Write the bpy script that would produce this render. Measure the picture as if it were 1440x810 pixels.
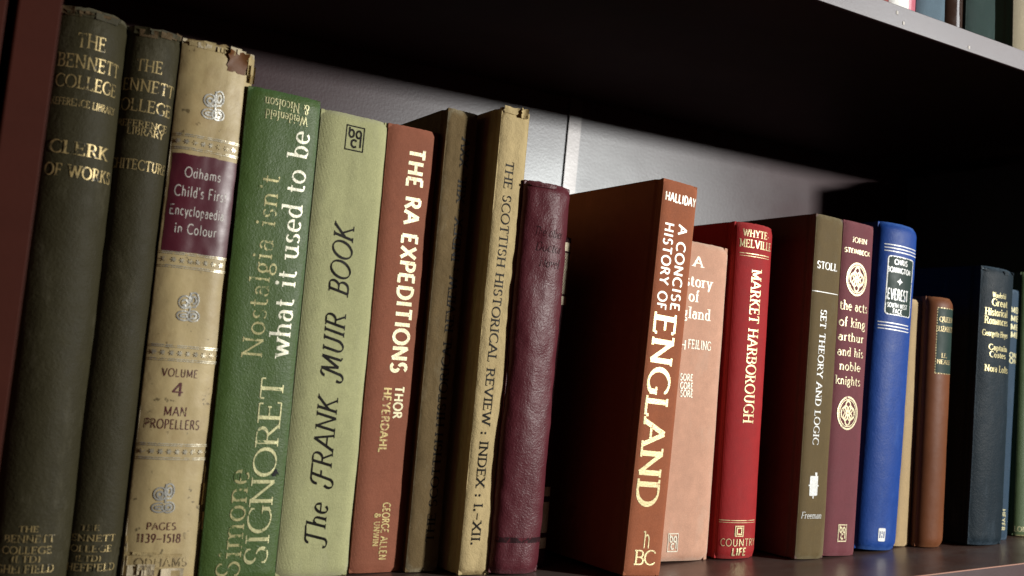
import bpy, bmesh, math, random
from mathutils import Vector, Matrix, noise
random.seed(7)
for o in list(bpy.data.objects): bpy.data.objects.remove(o)
S = bpy.context.scene
C = S.collection

# ------------------------------------------------------------------ camera
CX, CY, F = 720.0, 405.0, 1422.633                      # photograph's principal point and focal length, in its pixels
RX = Vector((0.83825049, 0.07851486, 0.53960313))       # rows: world axis in camera axes (right, down, forward)
RY = Vector((-0.54284041, 0.02655198, 0.83941603))
RZ = Vector((0.05157911, -0.99655929, 0.06487825))
CAM = Vector((0.0, -0.4168, 0.1313))                    # shelf's front edge is y = 0, shelf's top is z = 0
cd = bpy.data.cameras.new('camera'); cam = bpy.data.objects.new('camera', cd); C.objects.link(cam)
m = Matrix(((RX[0], -RX[1], -RX[2], CAM[0]), (RY[0], -RY[1], -RY[2], CAM[1]), (RZ[0], -RZ[1], -RZ[2], CAM[2]), (0, 0, 0, 1)))
cam.matrix_world = m
cd.sensor_width = 36; cd.lens = 36 * F / 1440; cd.clip_start = .02; cd.clip_end = 50
cd.dof.use_dof = True; cd.dof.focus_distance = .66; cd.dof.aperture_fstop = 9.5
S.camera = cam

# ------------------------------------------------------------------ light
W = bpy.data.worlds.new('World'); S.world = W; W.use_nodes = True
W.node_tree.nodes['Background'].inputs[0].default_value = (.9, .32, .27, 1)
W.node_tree.nodes['Background'].inputs[1].default_value = .016
def area(name, loc, target, size, sizey, power, col):
    l = bpy.data.lights.new(name, 'AREA'); l.shape = 'RECTANGLE'; l.size = size; l.size_y = sizey; l.energy = power; l.color = col
    o = bpy.data.objects.new(name, l); C.objects.link(o); o.location = loc
    o.rotation_euler = (Vector(target) - Vector(loc)).to_track_quat('-Z', 'Y').to_euler()
    return o
area('room_lamp', (1.58, -1.32, .461), (.45, .10, .18), .12, .07, 46, (1, .98, .93))
area('window', (2.55, -1.40, 1.25), (.65, .0, .36), .75, .55, 8, (.96, .98, 1))
S.view_settings.view_transform = 'Standard'; S.view_settings.look = 'None'
S.view_settings.exposure = 0.0; S.view_settings.gamma = 1
S.view_settings.use_curve_mapping = False
S.render.engine = 'CYCLES'

# ------------------------------------------------------------------ pixel -> point at a known depth
def ray(px, py):
    a = Vector((px - CX, py - CY, F))
    return Vector((RX.dot(a), RY.dot(a), RZ.dot(a)))
def on_y(px, py, y):
    r = ray(px, py); return CAM + r * ((y - CAM.y) / r.y)

def project(p):
    q = Vector(p) - CAM; a = RX * q.x + RY * q.y + RZ * q.z
    return CX + F * a.x / a.z, CY + F * a.y / a.z

# ------------------------------------------------------------------ materials
def lin(c): return tuple((v / 12.92 if v <= .04045 else ((v + .055) / 1.055) ** 2.4) for v in c)
def srgb(r, g, b): return lin((r / 255, g / 255, b / 255))
class NT:
    def __init__(s, name):
        s.m = bpy.data.materials.new(name); s.m.use_nodes = True; s.t = s.m.node_tree; s.n = s.t.nodes
        s.b = s.n['Principled BSDF']; s.tc = s.n.new('ShaderNodeTexCoord')
    def new(s, t, **k):
        n = s.n.new(t)
        for a, v in k.items(): setattr(n, a, v)
        return n
    def ln(s, a, b): s.t.links.new(a, b)
    def noise(s, scale, detail=3, rough=.55, stretch=None):
        n = s.new('ShaderNodeTexNoise'); n.inputs['Scale'].default_value = scale; n.inputs['Detail'].default_value = detail; n.inputs['Roughness'].default_value = rough
        if stretch:
            mp = s.new('ShaderNodeMapping'); mp.inputs['Scale'].default_value = stretch
            s.ln(s.tc.outputs['Object'], mp.inputs[0]); s.ln(mp.outputs[0], n.inputs['Vector'])
        else: s.ln(s.tc.outputs['Object'], n.inputs['Vector'])
        return n.outputs[0]
    def ramp(s, src, p0, p1, c0=(0, 0, 0, 1), c1=(1, 1, 1, 1)):
        r = s.new('ShaderNodeValToRGB'); r.color_ramp.elements[0].position = p0; r.color_ramp.elements[1].position = p1
        r.color_ramp.elements[0].color = c0; r.color_ramp.elements[1].color = c1
        s.ln(src, r.inputs[0]); return r.outputs[0]
    def mix(s, fac, a, b, mode='MIX'):
        n = s.new('ShaderNodeMix', data_type='RGBA', blend_type=mode)
        for sock, v in ((n.inputs[0], fac), (n.inputs[6], a), (n.inputs[7], b)):
            if hasattr(v, 'is_linked') or hasattr(v, 'links'): s.ln(v, sock)
            elif isinstance(v, (int, float)): sock.default_value = v
            else: sock.default_value = (*v[:3], 1)
        return n.outputs[2]
    def math(s, op, a, b=0.0):
        n = s.new('ShaderNodeMath', operation=op)
        for sock, v in ((n.inputs[0], a), (n.inputs[1], b)):
            if isinstance(v, (int, float)): sock.default_value = v
            else: s.ln(v, sock)
        return n.outputs[0]
    def bump(s, h, dist, strength=1.0, prev=None):
        n = s.new('ShaderNodeBump'); n.inputs['Strength'].default_value = strength; n.inputs['Distance'].default_value = dist
        s.ln(h, n.inputs['Height'])
        if prev: s.ln(prev, n.inputs['Normal'])
        return n.outputs[0]
def shade(c, k): return tuple(max(0, v * k) for v in c)

def cover_mat(name, col, kind='cloth', rough=.62, worn=None, wornamt=.25, spec=.10, bumpd=1.0, dirt=.35, coat=0, spots=0):
    """book covering: cloth weave, pebbled leather, plain paper or smooth film"""
    k = NT(name); c = (*col, 1)
    big = k.noise(22, 5, .6); mid = k.noise(130, 4, .6); fine = k.noise(1400, 2, .6)
    base = k.mix(k.ramp(big, .3, .72), shade(col, 1 - dirt * .55), shade(col, 1 + dirt * .35))
    base = k.mix(k.ramp(mid, .35, .7), shade(col, .86), base) if kind != 'smooth' else base
    base = k.mix(k.math('MULTIPLY', k.ramp(fine, .45, .75), .25), base, shade(col, 1.5 if kind == 'cloth' else 1.2))
    wc = worn or tuple(min(1, v * 1.5 + .06) for v in col)
    scr = k.noise(60, 6, .75, (1, 1, .35))
    base = k.mix(k.math('MULTIPLY', k.ramp(scr, .54, .70), wornamt), base, wc)
    streak = k.noise(45, 4, .7, (1, 1, .08))
    base = k.mix(k.math('MULTIPLY', k.ramp(streak, .5, .75), dirt * .5), base, shade(col, .55))
    ra = k.new('ShaderNodeAttribute', attribute_name='rub')
    rub = k.ramp(k.math('MULTIPLY', ra.outputs['Fac'], k.math('ADD', k.noise(260, 5, .7), k.math('MULTIPLY', mid, .6))), .36, .75)
    base = k.mix(k.math('MULTIPLY', rub, min(.85, wornamt * 2.2)), base, wc)
    if spots: base = k.mix(k.math('MULTIPLY', k.ramp(k.noise(190, 3, .6), .655, .70), spots), base, shade(col, .22)); base = k.mix(k.math('MULTIPLY', k.ramp(k.noise(35, 5, .65), .50, .72), spots * .5), base, (.30, .19, .075))
    k.ln(base, k.b.inputs['Base Color'])
    if kind == 'cloth':
        w = k.new('ShaderNodeTexVoronoi', feature='F1'); w.inputs['Scale'].default_value = 1300
        mp = k.new('ShaderNodeMapping'); mp.inputs['Scale'].default_value = (1, 1, .7); mp.inputs['Rotation'].default_value = (0, .7, 0)
        k.ln(k.tc.outputs['Object'], mp.inputs[0]); k.ln(mp.outputs[0], w.inputs['Vector'])
        hs = []
        for ax in ('X', 'Z'):
            wv = k.new('ShaderNodeTexWave', wave_type='BANDS', bands_direction=ax); wv.inputs['Scale'].default_value = 430; wv.inputs['Distortion'].default_value = .7; wv.inputs['Detail Scale'].default_value = 40
            k.ln(k.tc.outputs['Object'], wv.inputs['Vector']); hs.append(wv.outputs[1])
        n = k.bump(k.math('ADD', hs[0], hs[1]), .00013 * bumpd, .7)
        n = k.bump(w.outputs['Distance'], .00012 * bumpd, .6, n)
        n = k.bump(mid, .00022 * bumpd, .5, n)
    elif kind == 'leather':
        w = k.new('ShaderNodeTexVoronoi', feature='SMOOTH_F1'); w.inputs['Scale'].default_value = 850
        w.inputs['Smoothness'].default_value = .4
        wn = k.new('ShaderNodeTexNoise'); wn.inputs['Scale'].default_value = 350; wn.inputs['Detail'].default_value = 3
        k.ln(k.tc.outputs['Object'], wn.inputs['Vector'])
        ad = k.new('ShaderNodeMix', data_type='VECTOR'); ad.inputs[0].default_value = .0045
        k.ln(k.tc.outputs['Object'], ad.inputs[4]); k.ln(wn.outputs[1], ad.inputs[5]); k.ln(ad.outputs[1], w.inputs['Vector'])
        n = k.bump(w.outputs['Distance'], .0007 * bumpd, .9)
        n = k.bump(mid, .0010 * bumpd, .6, n)
    elif kind == 'pebble':
        w = k.noise(560, 5, .65)
        n = k.bump(w, .0008 * bumpd, .8); n = k.bump(mid, .0006 * bumpd, .6, n)
    elif kind == 'paper':
        n = k.bump(mid, .0007 * bumpd, .7); n = k.bump(fine, .0002 * bumpd, .6, n)
    else:
        n = k.bump(mid, .0003 * bumpd, .5)
    k.ln(n, k.b.inputs['Normal'])
    r = k.math('ADD', k.math('MULTIPLY', mid, .25), rough - .12)
    k.ln(r, k.b.inputs['Roughness'])
    k.b.inputs['Specular IOR Level'].default_value = spec
    if coat: k.b.inputs['Coat Weight'].default_value = coat; k.b.inputs['Coat Roughness'].default_value = .25
    return k.m

def foil_mat(name, col, metal=.0, rough=.4, hide=0.0, under=None, scale=240):
    """stamped lettering; hide = how much of it has rubbed away to the covering below"""
    k = NT(name)
    a = k.noise(scale, 4, .7); f = k.noise(900, 2, .6)
    base = k.mix(k.ramp(f, .3, .7), shade(col, .72), col)
    if hide and under:
        fac = k.ramp(a, .62 - hide * .35, .70 - hide * .35)
        base = k.mix(fac, base, under)
        if metal: k.ln(k.math('MULTIPLY', k.math('SUBTRACT', 1.0, fac), metal), k.b.inputs['Metallic'])
    elif metal: k.b.inputs['Metallic'].default_value = metal
    k.ln(base, k.b.inputs['Base Color']); k.b.inputs['Roughness'].default_value = rough; k.b.inputs['Specular IOR Level'].default_value = .08 if sum(col) < .1 else .4
    k.ln(k.bump(f, .0002, .6), k.b.inputs['Normal'])
    return k.m

def laminate(name, col, rough, spec=.5, grain=.2, dirt=0):
    k = NT(name)
    g = k.noise(30, 5, .6, (.25, 1, 1)); mm = k.noise(420, 3, .6); big = k.noise(9, 4, .6)
    base = k.mix(k.ramp(g, .35, .7), shade(col, 1 - grain), shade(col, 1 + grain))
    if dirt:
        base = k.mix(k.math('MULTIPLY', k.ramp(k.noise(16, 6, .7, (.4, 1, 1)), .46, .72), dirt), base, (.16, .135, .12))
        base = k.mix(k.math('MULTIPLY', k.ramp(k.noise(700, 2, .5), .66, .72), .5), base, (.3, .26, .22))
    k.ln(base, k.b.inputs['Base Color'])
    k.ln(k.math('ADD', k.math('MULTIPLY', big, .22), rough - .11), k.b.inputs['Roughness'])
    k.b.inputs['Specular IOR Level'].default_value = spec
    n = k.bump(mm, .00012, .5); n = k.bump(g, .0001, .3, n); k.ln(n, k.b.inputs['Normal'])
    return k.m
def page_mat():
    k = NT('page_edges')
    w = k.new('ShaderNodeTexWave', wave_type='BANDS', bands_direction='X'); w.inputs['Scale'].default_value = 900; w.inputs['Distortion'].default_value = 1.5
    k.ln(k.tc.outputs['Object'], w.inputs['Vector'])
    c = k.mix(w.outputs[1], (.36, .29, .19), (.62, .55, .42)); k.ln(c, k.b.inputs['Base Color']); k.b.inputs['Roughness'].default_value = .9
    k.ln(k.bump(w.outputs[1], .0004, .5), k.b.inputs['Normal'])
    return k.m
PAGES = page_mat()

# ------------------------------------------------------------------ mesh helpers
def link(name, verts, faces, mat, parent=None, smooth=False):
    me = bpy.data.meshes.new(name); me.from_pydata([tuple(v) for v in verts], [], faces); me.update()
    if mat: me.materials.append(mat)
    if smooth:
        for p in me.polygons: p.use_smooth = True
        if hasattr(me, 'set_sharp_from_angle'): me.set_sharp_from_angle(angle=math.radians(35))
    o = bpy.data.objects.new(name, me); C.objects.link(o)
    if parent: o.parent = parent
    return o
def box(name, x0, x1, y0, y1, z0, z1, mat, parent=None, bev=.0006, taper=None):
    bm = bmesh.new()
    vs = [bm.verts.new(v) for v in ((x0, y0, z0), (x1, y0, z0), (x1, y1, z0), (x0, y1, z0), (x0, y0, z1), (x1, y0, z1), (x1, y1, z1), (x0, y1, z1))]
    for f in ((0, 3, 2, 1), (4, 5, 6, 7), (0, 1, 5, 4), (1, 2, 6, 5), (2, 3, 7, 6), (3, 0, 4, 7)): bm.faces.new([vs[i] for i in f])
    if bev: bmesh.ops.bevel(bm, geom=bm.edges[:] , offset=bev, segments=2, affect='EDGES', profile=.5)
    me = bpy.data.meshes.new(name); bm.to_mesh(me); bm.free()
    if mat: me.materials.append(mat)
    o = bpy.data.objects.new(name, me); C.objects.link(o)
    if parent: o.parent = parent
    return o
def thing(name, label, cat, group=None, loc=(0, 0, 0)):
    o = bpy.data.objects.new(name, None); C.objects.link(o); o.location = loc; o.empty_display_size = .02
    o['label'] = label; o['category'] = cat
    if group: o['group'] = group
    return o

# ------------------------------------------------------------------ bookcase
M_wall = laminate('back_panel_laminate', (.038, .013, .015), .335, .46, .10)
M_edge = laminate('edge_maroon', (.050, .018, .017), .46, .95, .12); M_edge.node_tree.nodes['Principled BSDF'].inputs['Specular Tint'].default_value = (.90, .96, 1, 1)
M_wall.node_tree.nodes['Principled BSDF'].inputs['Specular Tint'].default_value = (.90, .97, 1, 1)
M_strip = laminate('cover_strip_laminate', (.050, .028, .030), .36, .72, .06)
M_shelf = laminate('shelf_laminate', (.080, .044, .035), .34, .6, .25, dirt=.75)
M_under = laminate('shelf_maroon_shaded', (.020, .005, .004), .60, .15, .15)  # darkened shelf laminate: the upper underside's shade is put into the colour
M_panel = laminate('panel_maroon', (.052, .012, .007), .60, .10, .12)
M_fleck = laminate('bare_fleck', (.55, .52, .48), .7, .2, .2)
M_chip = laminate('edge_chip', (.42, .22, .16), .6, .4, .2)
LEAN = math.radians(2.75)
bc = thing('bookcase', 'maroon laminate bookcase holding the long row of leaning old books', 'bookcase')
def shelf(z0, z1, x0, x1, top):
    box('shelf', x0, x1, .0012, .2985, z0, z1, top, bc, .0004)
    e = box('edge_band', x0, x1, 0, .0010, z0 + .0002, z1 + .0001, M_edge, bc, .0003)
    return e
shelf(-.0152, 0, .044, 1.28, M_shelf)
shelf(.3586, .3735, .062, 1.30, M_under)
# thin rubbed line along the lower shelf's arris
box('worn_edge', .06, 1.27, -.0003, .0009, -.0005, .0002, M_chip, bc, .0001)
for px, py in ((1262, 18), (1363, 67), (1271, 33)):
    q = on_y(px, py, -.0002); box('chip', q.x - .0012, q.x + .0010, -.0003, .0003, q.z - .0010, q.z + .0013, M_fleck, bc, .0002)
def leaning_panel(name, xb, zb, z0, z1, w, y0, y1, mat, parent):
    "upright whose right face passes x = xb at z = zb and leans with the old case"
    o = box(name, -w, 0, y0, y1, z0, z1, mat, parent, .0005)
    o.rotation_euler = (0, LEAN, 0)
    o.location = (xb - zb * math.tan(LEAN), 0, 0)
    return o
leaning_panel('side_panel', .0565, .2579, -.05, .85, .0150, 0.0, .30, M_panel, bc)
leaning_panel('side_panel', 1.31, .2579, -.05, .85, .0150, 0.0, .30, M_panel, bc)
# back: two hardboard sheets meeting in a dark joint, and a slim cover strip beside it
def back_sheet(xl, xr, y0, y1, mat, name='back_panel'):
    z0, z1 = -.02, .80; t = math.tan(LEAN * 1.15)
    v = [(xl + z0 * t, y0, z0), (xr + z0 * t, y0, z0), (xr + z0 * t, y1, z0), (xl + z0 * t, y1, z0), (xl + z1 * t, y0, z1), (xr + z1 * t, y0, z1), (xr + z1 * t, y1, z1), (xl + z1 * t, y1, z1)]
    return link(name, v, [(0, 3, 2, 1), (4, 5, 6, 7), (0, 1, 5, 4), (1, 2, 6, 5), (2, 3, 7, 6), (3, 0, 4, 7)], mat, bc)
BY = .30
ja = on_y(798, 173, BY); jb = on_y(789, 262, BY)
t = math.tan(LEAN * 1.15); xj = ja.x - ja.z * t
xs = on_y(816, 175, BY).x - on_y(816, 175, BY).z * t
back_sheet(.03, xj - .0007, BY, BY + .003, M_wall)
back_sheet(xj + .0006, 1.30, BY, BY + .003, M_wall)
back_sheet(xj + .0006, xs, BY - .0016, BY - .0001, M_strip, 'cover_strip')
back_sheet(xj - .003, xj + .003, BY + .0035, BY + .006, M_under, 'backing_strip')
# the neighbouring case on the left
nb = thing('bookcase', 'edge of a second maroon bookcase at the far left across a dark gap', 'bookcase')
leaning_panel('side_panel', .0376, .2530, -.05, .85, .0150, 0.0, .30, M_panel, nb)

# ------------------------------------------------------------------ stroke lettering (a nib drawn along each stroke)
def L(*p): return ('l', p)
def A(cx, cy, rx, ry, a0, a1): return ('a', cx, cy, rx, ry, a0, a1)
def s_(*pts): return [('s', x, y) for x, y in pts]
def v_(*pts): return [('v', x, y) for x, y in pts]
G = {
 'A': (.80, [L((.02, 0), (.40, 1)), L((.40, 1), (.78, 0)), L((.16, .36), (.64, .36))] + s_((.02, 0), (.78, 0))),
 'B': (.66, [L((.12, 0), (.12, 1)), L((.12, .98), (.36, .98)), A(.36, .75, .20, .235, 90, -90), L((.12, .515), (.38, .515)), A(.36, .265, .25, .25, 90, -90), L((.12, .015), (.38, .015))] + s_((.08, 0), (.08, 1))),
 'C': (.78, [A(.46, .5, .42, .5, 48, 312)] + v_((.75, .84), (.75, .16))),
 'D': (.80, [L((.12, 0), (.12, 1)), L((.12, .985), (.34, .985)), A(.34, .5, .40, .485, 90, -90), L((.12, .015), (.34, .015))] + s_((.08, 0), (.08, 1))),
 'E': (.64, [L((.12, 0), (.12, 1)), L((.12, .985), (.56, .985)), L((.12, .52), (.46, .52)), L((.12, .015), (.60, .015))] + s_((.08, 0), (.08, 1)) + v_((.56, .90), (.46, .52), (.60, .11))),
 'F': (.60, [L((.12, 0), (.12, 1)), L((.12, .985), (.56, .985)), L((.12, .50), (.46, .50))] + s_((.12, 0), (.08, 1)) + v_((.56, .90), (.46, .50))),
 'G': (.82, [A(.46, .5, .42, .5, 48, 318), L((.75, .40), (.75, .10))] + s_((.72, .42),) + v_((.75, .84),)),
 'H': (.82, [L((.12, 0), (.12, 1)), L((.70, 0), (.70, 1)), L((.12, .51), (.70, .51))] + s_((.12, 0), (.12, 1), (.70, 0), (.70, 1))),
 'I': (.30, [L((.15, 0), (.15, 1))] + s_((.15, 0), (.15, 1))),
 'J': (.40, [L((.26, 1), (.26, .14)), A(.12, .14, .14, .16, 0, -100)] + s_((.26, 1),)),
 'K': (.76, [L((.12, 0), (.12, 1)), L((.14, .44), (.62, 1)), L((.28, .58), (.70, 0))] + s_((.12, 0), (.12, 1), (.62, 1), (.70, 0))),
 'L': (.60, [L((.12, 0), (.12, 1)), L((.12, .015), (.56, .015))] + s_((.12, 1), (.08, 0)) + v_((.56, .11),)),
 'M': (.96, [L((.12, 0), (.12, 1)), L((.12, 1), (.48, .12)), L((.48, .12), (.84, 1)), L((.84, 0), (.84, 1))] + s_((.12, 0), (.06, 1), (.84, 0), (.90, 1))),
 'N': (.84, [L((.12, 0), (.12, 1)), L((.10, 1), (.72, 0)), L((.72, 0), (.72, 1))] + s_((.12, 0), (.06, 1), (.72, 1))),
 'O': (.90, [A(.45, .5, .41, .5, 0, 360)]),
 'P': (.62, [L((.12, 0), (.12, 1)), L((.12, .985), (.34, .985)), A(.34, .73, .24, .255, 90, -90), L((.12, .475), (.34, .475))] + s_((.12, 0), (.08, 1))),
 'Q': (.90, [A(.45, .5, .41, .5, 0, 360), L((.48, .12), (.88, -.18))]),
 'R': (.72, [L((.12, 0), (.12, 1)), L((.12, .985), (.34, .985)), A(.34, .745, .22, .24, 90, -90), L((.12, .505), (.34, .505)), L((.34, .50), (.68, 0))] + s_((.12, 0), (.08, 1), (.68, 0))),
 'S': (.60, [A(.30, .745, .21, .245, 35, 250), A(.29, .255, .235, .255, 75, -145)] + v_((.49, .84), (.09, .15))),
 'T': (.70, [L((.35, 0), (.35, 1)), L((.04, .985), (.66, .985))] + s_((.35, 0),) + v_((.04, .89), (.66, .89))),
 'U': (.80, [L((.14, 1), (.14, .32)), A(.40, .32, .26, .32, 180, 360), L((.66, .32), (.66, 1))] + s_((.14, 1), (.66, 1))),
 'V': (.78, [L((.04, 1), (.39, 0)), L((.39, 0), (.74, 1))] + s_((.04, 1), (.74, 1))),
 'W': (1.08, [L((.04, 1), (.30, 0)), L((.30, 0), (.54, .95)), L((.54, .95), (.80, 0)), L((.80, 0), (1.04, 1))] + s_((.04, 1), (1.04, 1))),
 'X': (.76, [L((.06, 1), (.70, 0)), L((.06, 0), (.70, 1))] + s_((.06, 1), (.70, 0), (.06, 0), (.70, 1))),
 'Y': (.74, [L((.04, 1), (.37, .48)), L((.37, .48), (.70, 1)), L((.37, 0), (.37, .48))] + s_((.04, 1), (.70, 1), (.37, 0))),
 'Z': (.68, [L((.08, .985), (.62, .985)), L((.62, .985), (.06, .015)), L((.06, .015), (.62, .015))]),
 'a': (.50, [A(.22, .20, .17, .21, 60, 330), A(.24, .43, .15, .20, 150, 0), L((.39, .43), (.39, .06)), L((.39, .06), (.46, .02))]),
 'b': (.56, [L((.10, 1), (.10, .02)), A(.28, .31, .20, .31, 160, -160)] + s_((.06, 1),)),
 'c': (.48, [A(.27, .31, .22, .31, 50, 310)]),
 'd': (.56, [L((.45, 1), (.45, 0)), A(.27, .31, .20, .31, 20, 340)] + s_((.40, 1), (.48, 0))),
 'e': (.50, [A(.26, .31, .21, .31, 0, 315), L((.06, .34), (.46, .34))]),
 'f': (.34, [L((.15, 0), (.15, .78)), A(.28, .78, .13, .22, 180, 60), L((.02, .61), (.30, .61))] + s_((.15, 0),)),
 'g': (.52, [A(.24, .40, .16, .22, 0, 360), A(.24, -.12, .21, .16, 0, 360), L((.14, .20), (.12, .08)), L((.12, .06), (.34, .03)), L((.36, .56), (.48, .62))]),
 'h': (.58, [L((.10, 1), (.10, 0)), A(.28, .40, .18, .22, 150, 0), L((.46, .40), (.46, 0))] + s_((.06, 1), (.10, 0), (.46, 0))),
 'i': (.26, [L((.13, .62), (.13, 0)), ('d', .13, .88)] + s_((.09, .62), (.13, 0))),
 'j': (.26, [L((.13, .62), (.13, -.15)), ('d', .13, .88)]),
 'k': (.54, [L((.10, 1), (.10, 0)), L((.12, .26), (.42, .62)), L((.22, .36), (.48, 0))] + s_((.06, 1), (.10, 0), (.48, 0), (.42, .62))),
 'l': (.26, [L((.13, 1), (.13, 0))] + s_((.09, 1), (.13, 0))),
 'm': (.86, [L((.10, .62), (.10, 0)), A(.27, .42, .16, .20, 150, 0), L((.43, .42), (.43, 0)), A(.60, .42, .16, .20, 150, 0), L((.76, .42), (.76, 0))] + s_((.06, .62), (.10, 0), (.43, 0), (.76, 0))),
 'n': (.58, [L((.10, .62), (.10, 0)), A(.28, .40, .18, .22, 150, 0), L((.46, .40), (.46, 0))] + s_((.06, .62), (.10, 0), (.46, 0))),
 'o': (.56, [A(.28, .31, .23, .31, 0, 360)]),
 'p': (.56, [L((.10, .62), (.10, -.32)), A(.28, .31, .20, .31, 160, -160)] + s_((.06, .62), (.10, -.32))),
 'q': (.56, [L((.46, .62), (.46, -.32)), A(.28, .31, .20, .31, 20, 340)]),
 'r': (.40, [L((.10, .62), (.10, 0)), A(.28, .40, .18, .22, 160, 60)] + s_((.06, .62), (.10, 0))),
 's': (.42, [A(.22, .465, .14, .155, 30, 250), A(.20, .155, .16, .155, 70, -150)]),
 't': (.34, [L((.14, .82), (.14, .12)), A(.26, .13, .12, .13, 180, 310), L((.02, .61), (.30, .61))]),
 'u': (.58, [L((.10, .62), (.10, .22)), A(.27, .22, .17, .22, 180, 350), L((.45, .62), (.45, 0))] + s_((.06, .62), (.41, .62), (.49, 0))),
 'v': (.52, [L((.04, .62), (.26, 0)), L((.26, 0), (.48, .62))] + s_((.04, .62), (.48, .62))),
 'w': (.78, [L((.04, .62), (.22, 0)), L((.22, 0), (.38, .58)), L((.38, .58), (.56, 0)), L((.56, 0), (.74, .62))] + s_((.04, .62), (.74, .62))),
 'x': (.52, [L((.06, .62), (.46, 0)), L((.06, 0), (.46, .62))]),
 'y': (.52, [L((.04, .62), (.27, 0)), L((.48, .62), (.18, -.30))] + s_((.04, .62), (.48, .62))),
 'z': (.48, [L((.06, .60), (.42, .60)), L((.42, .60), (.06, .02)), L((.06, .02), (.42, .02))]),
 '1': (.34, [L((.18, 0), (.18, 1)), L((.18, 1), (.06, .86))]),
 '3': (.56, [A(.26, .75, .19, .25, 140, -90), A(.26, .26, .23, .26, 90, -140)]),
 '4': (.62, [L((.44, 0), (.44, 1)), L((.44, 1), (.04, .30)), L((.04, .30), (.60, .30))]),
 '5': (.54, [L((.14, .98), (.46, .98)), L((.14, .98), (.12, .55)), A(.25, .31, .22, .31, 125, -140)]),
 '8': (.56, [A(.28, .75, .18, .25, 0, 360), A(.28, .26, .23, .26, 0, 360)]),
 '9': (.56, [A(.28, .69, .22, .31, 0, 360), L((.50, .66), (.22, 0))]),
 '.': (.22, [('d', .11, .05)]), ':': (.26, [('d', .13, .08), ('d', .13, .52)]),
 '-': (.38, [L((.06, .36), (.32, .36))]), '~': (.62, [L((.04, .42), (.58, .42))]),
 "'": (.18, [L((.09, 1), (.09, .76))]), '(': (.30, [A(.34, .45, .24, .62, 130, 230)]), ')': (.30, [A(-.04, .45, .24, .62, 50, -50)]),
 '&': (.80, [A(.32, .78, .16, .21, -40, 220), L((.20, .66), (.70, 0)), A(.30, .25, .25, .25, 100, 330), L((.52, .12), (.70, .48))]),
 ' ': (.34, []),
 # swash italic capitals of the pale green book
 '\u00de': (.74, [L((.34, 0), (.34, .96)), A(.22, .84, .22, .14, 200, 60), L((.12, .97), (.78, 1.0)), A(.14, .02, .20, .14, 0, -200)]),
 '\u00d4': (.74, [L((.26, .0), (.34, .96)), L((.10, .98), (.80, .98)), L((.28, .50), (.60, .50)), A(.06, .10, .22, .24, -20, -230), A(.14, .74, .24, .24, 200, 90)]),
 '\u00b5': (1.10, [L((.24, 0), (.32, 1)), L((.32, 1), (.56, .14)), L((.56, .14), (.92, 1)), L((.92, 1), (.96, .1)), A(.06, .08, .20, .22, 0, -210), A(1.04, .10, .09, .10, 180, 300), A(.16, .80, .18, .20, 180, 60)]),
}
class Style:
    def __init__(s, thick=.13, thin=.045, serif=.075, slant=0, track=.10, angle=15): s.thick, s.thin, s.serif, s.slant, s.track, s.angle = thick, thin, serif, slant, track, angle
ROMAN = Style(); ROMANB = Style(.17, .06, .085, 0, .12)
SANS = Style(.115, .105, 0, 0, .14); SANSB = Style(.23, .19, 0, 0, .14); SANSL = Style(.085, .08, 0, 0, .16)
ITAL = Style(.155, .045, .05, .26, .10, 25); ITALS = Style(.11, .05, .05, .2, .08, 20)
FLARE = Style(.16, .10, .035, 0, .12); UNC = Style(.15, .05, .03, 0, .10, 35); THINR = Style(.09, .04, .07, 0, .14)

def strokes(text, st):
    "list of polylines [(x,y,halfwidth)...] and the total width"
    out = []; x = 0
    for ch in text:
        if ch not in G: x += .4; continue
        w, ss = G[ch]
        for s in ss:
            if s[0] == 'l':
                (x0, y0), (x1, y1) = s[1][0], s[1][-1]; n = 6; p = [(x0 + (x1 - x0) * i / n, y0 + (y1 - y0) * i / n) for i in range(n + 1)]
            elif s[0] == 'a':
                _, cx, cy, rx, ry, a0, a1 = s; n = max(6, int(abs(a1 - a0) / 16)); p = [(cx + rx * math.cos(math.radians(a0 + (a1 - a0) * i / n)), cy + ry * math.sin(math.radians(a0 + (a1 - a0) * i / n))) for i in range(n + 1)]
            elif s[0] == 's':
                if not st.serif: continue
                up = .018 if s[2] < .3 else -.018
                h = st.serif + st.thick * .5; p = [(s[1] - h, s[2] + up), (s[1], s[2] + up), (s[1] + h, s[2] + up)]
                out.append([(x + a, b, .5 * max(st.thin, .05)) for a, b in p]); continue
            elif s[0] == 'v':
                if not st.serif: continue
                h = st.serif * 1.2; p = [(s[1], s[2] - h), (s[1], s[2]), (s[1], s[2] + h)]
                out.append([(x + a, b, .5 * max(st.thin, .05)) for a, b in p]); continue
            elif s[0] == 'd':
                r = st.thick * .62; out.append([(x + s[1], s[2] - r, r * .6), (x + s[1], s[2] - r * .4, r), (x + s[1], s[2] + r * .4, r), (x + s[1], s[2] + r, r * .6)]); continue
            q = []
            for i, (a, b) in enumerate(p):
                a0_, b0_ = p[max(0, i - 1)]; a1_, b1_ = p[min(len(p) - 1, i + 1)]
                th = math.atan2(b1_ - b0_, a1_ - a0_)
                q.append((x + a, b, .5 * (st.thin + (st.thick - st.thin) * abs(math.sin(th + math.radians(st.angle))) ** 1.3)))
            out.append(q)
        x += w + st.track
    return out, max(.01, x - st.track)

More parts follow.
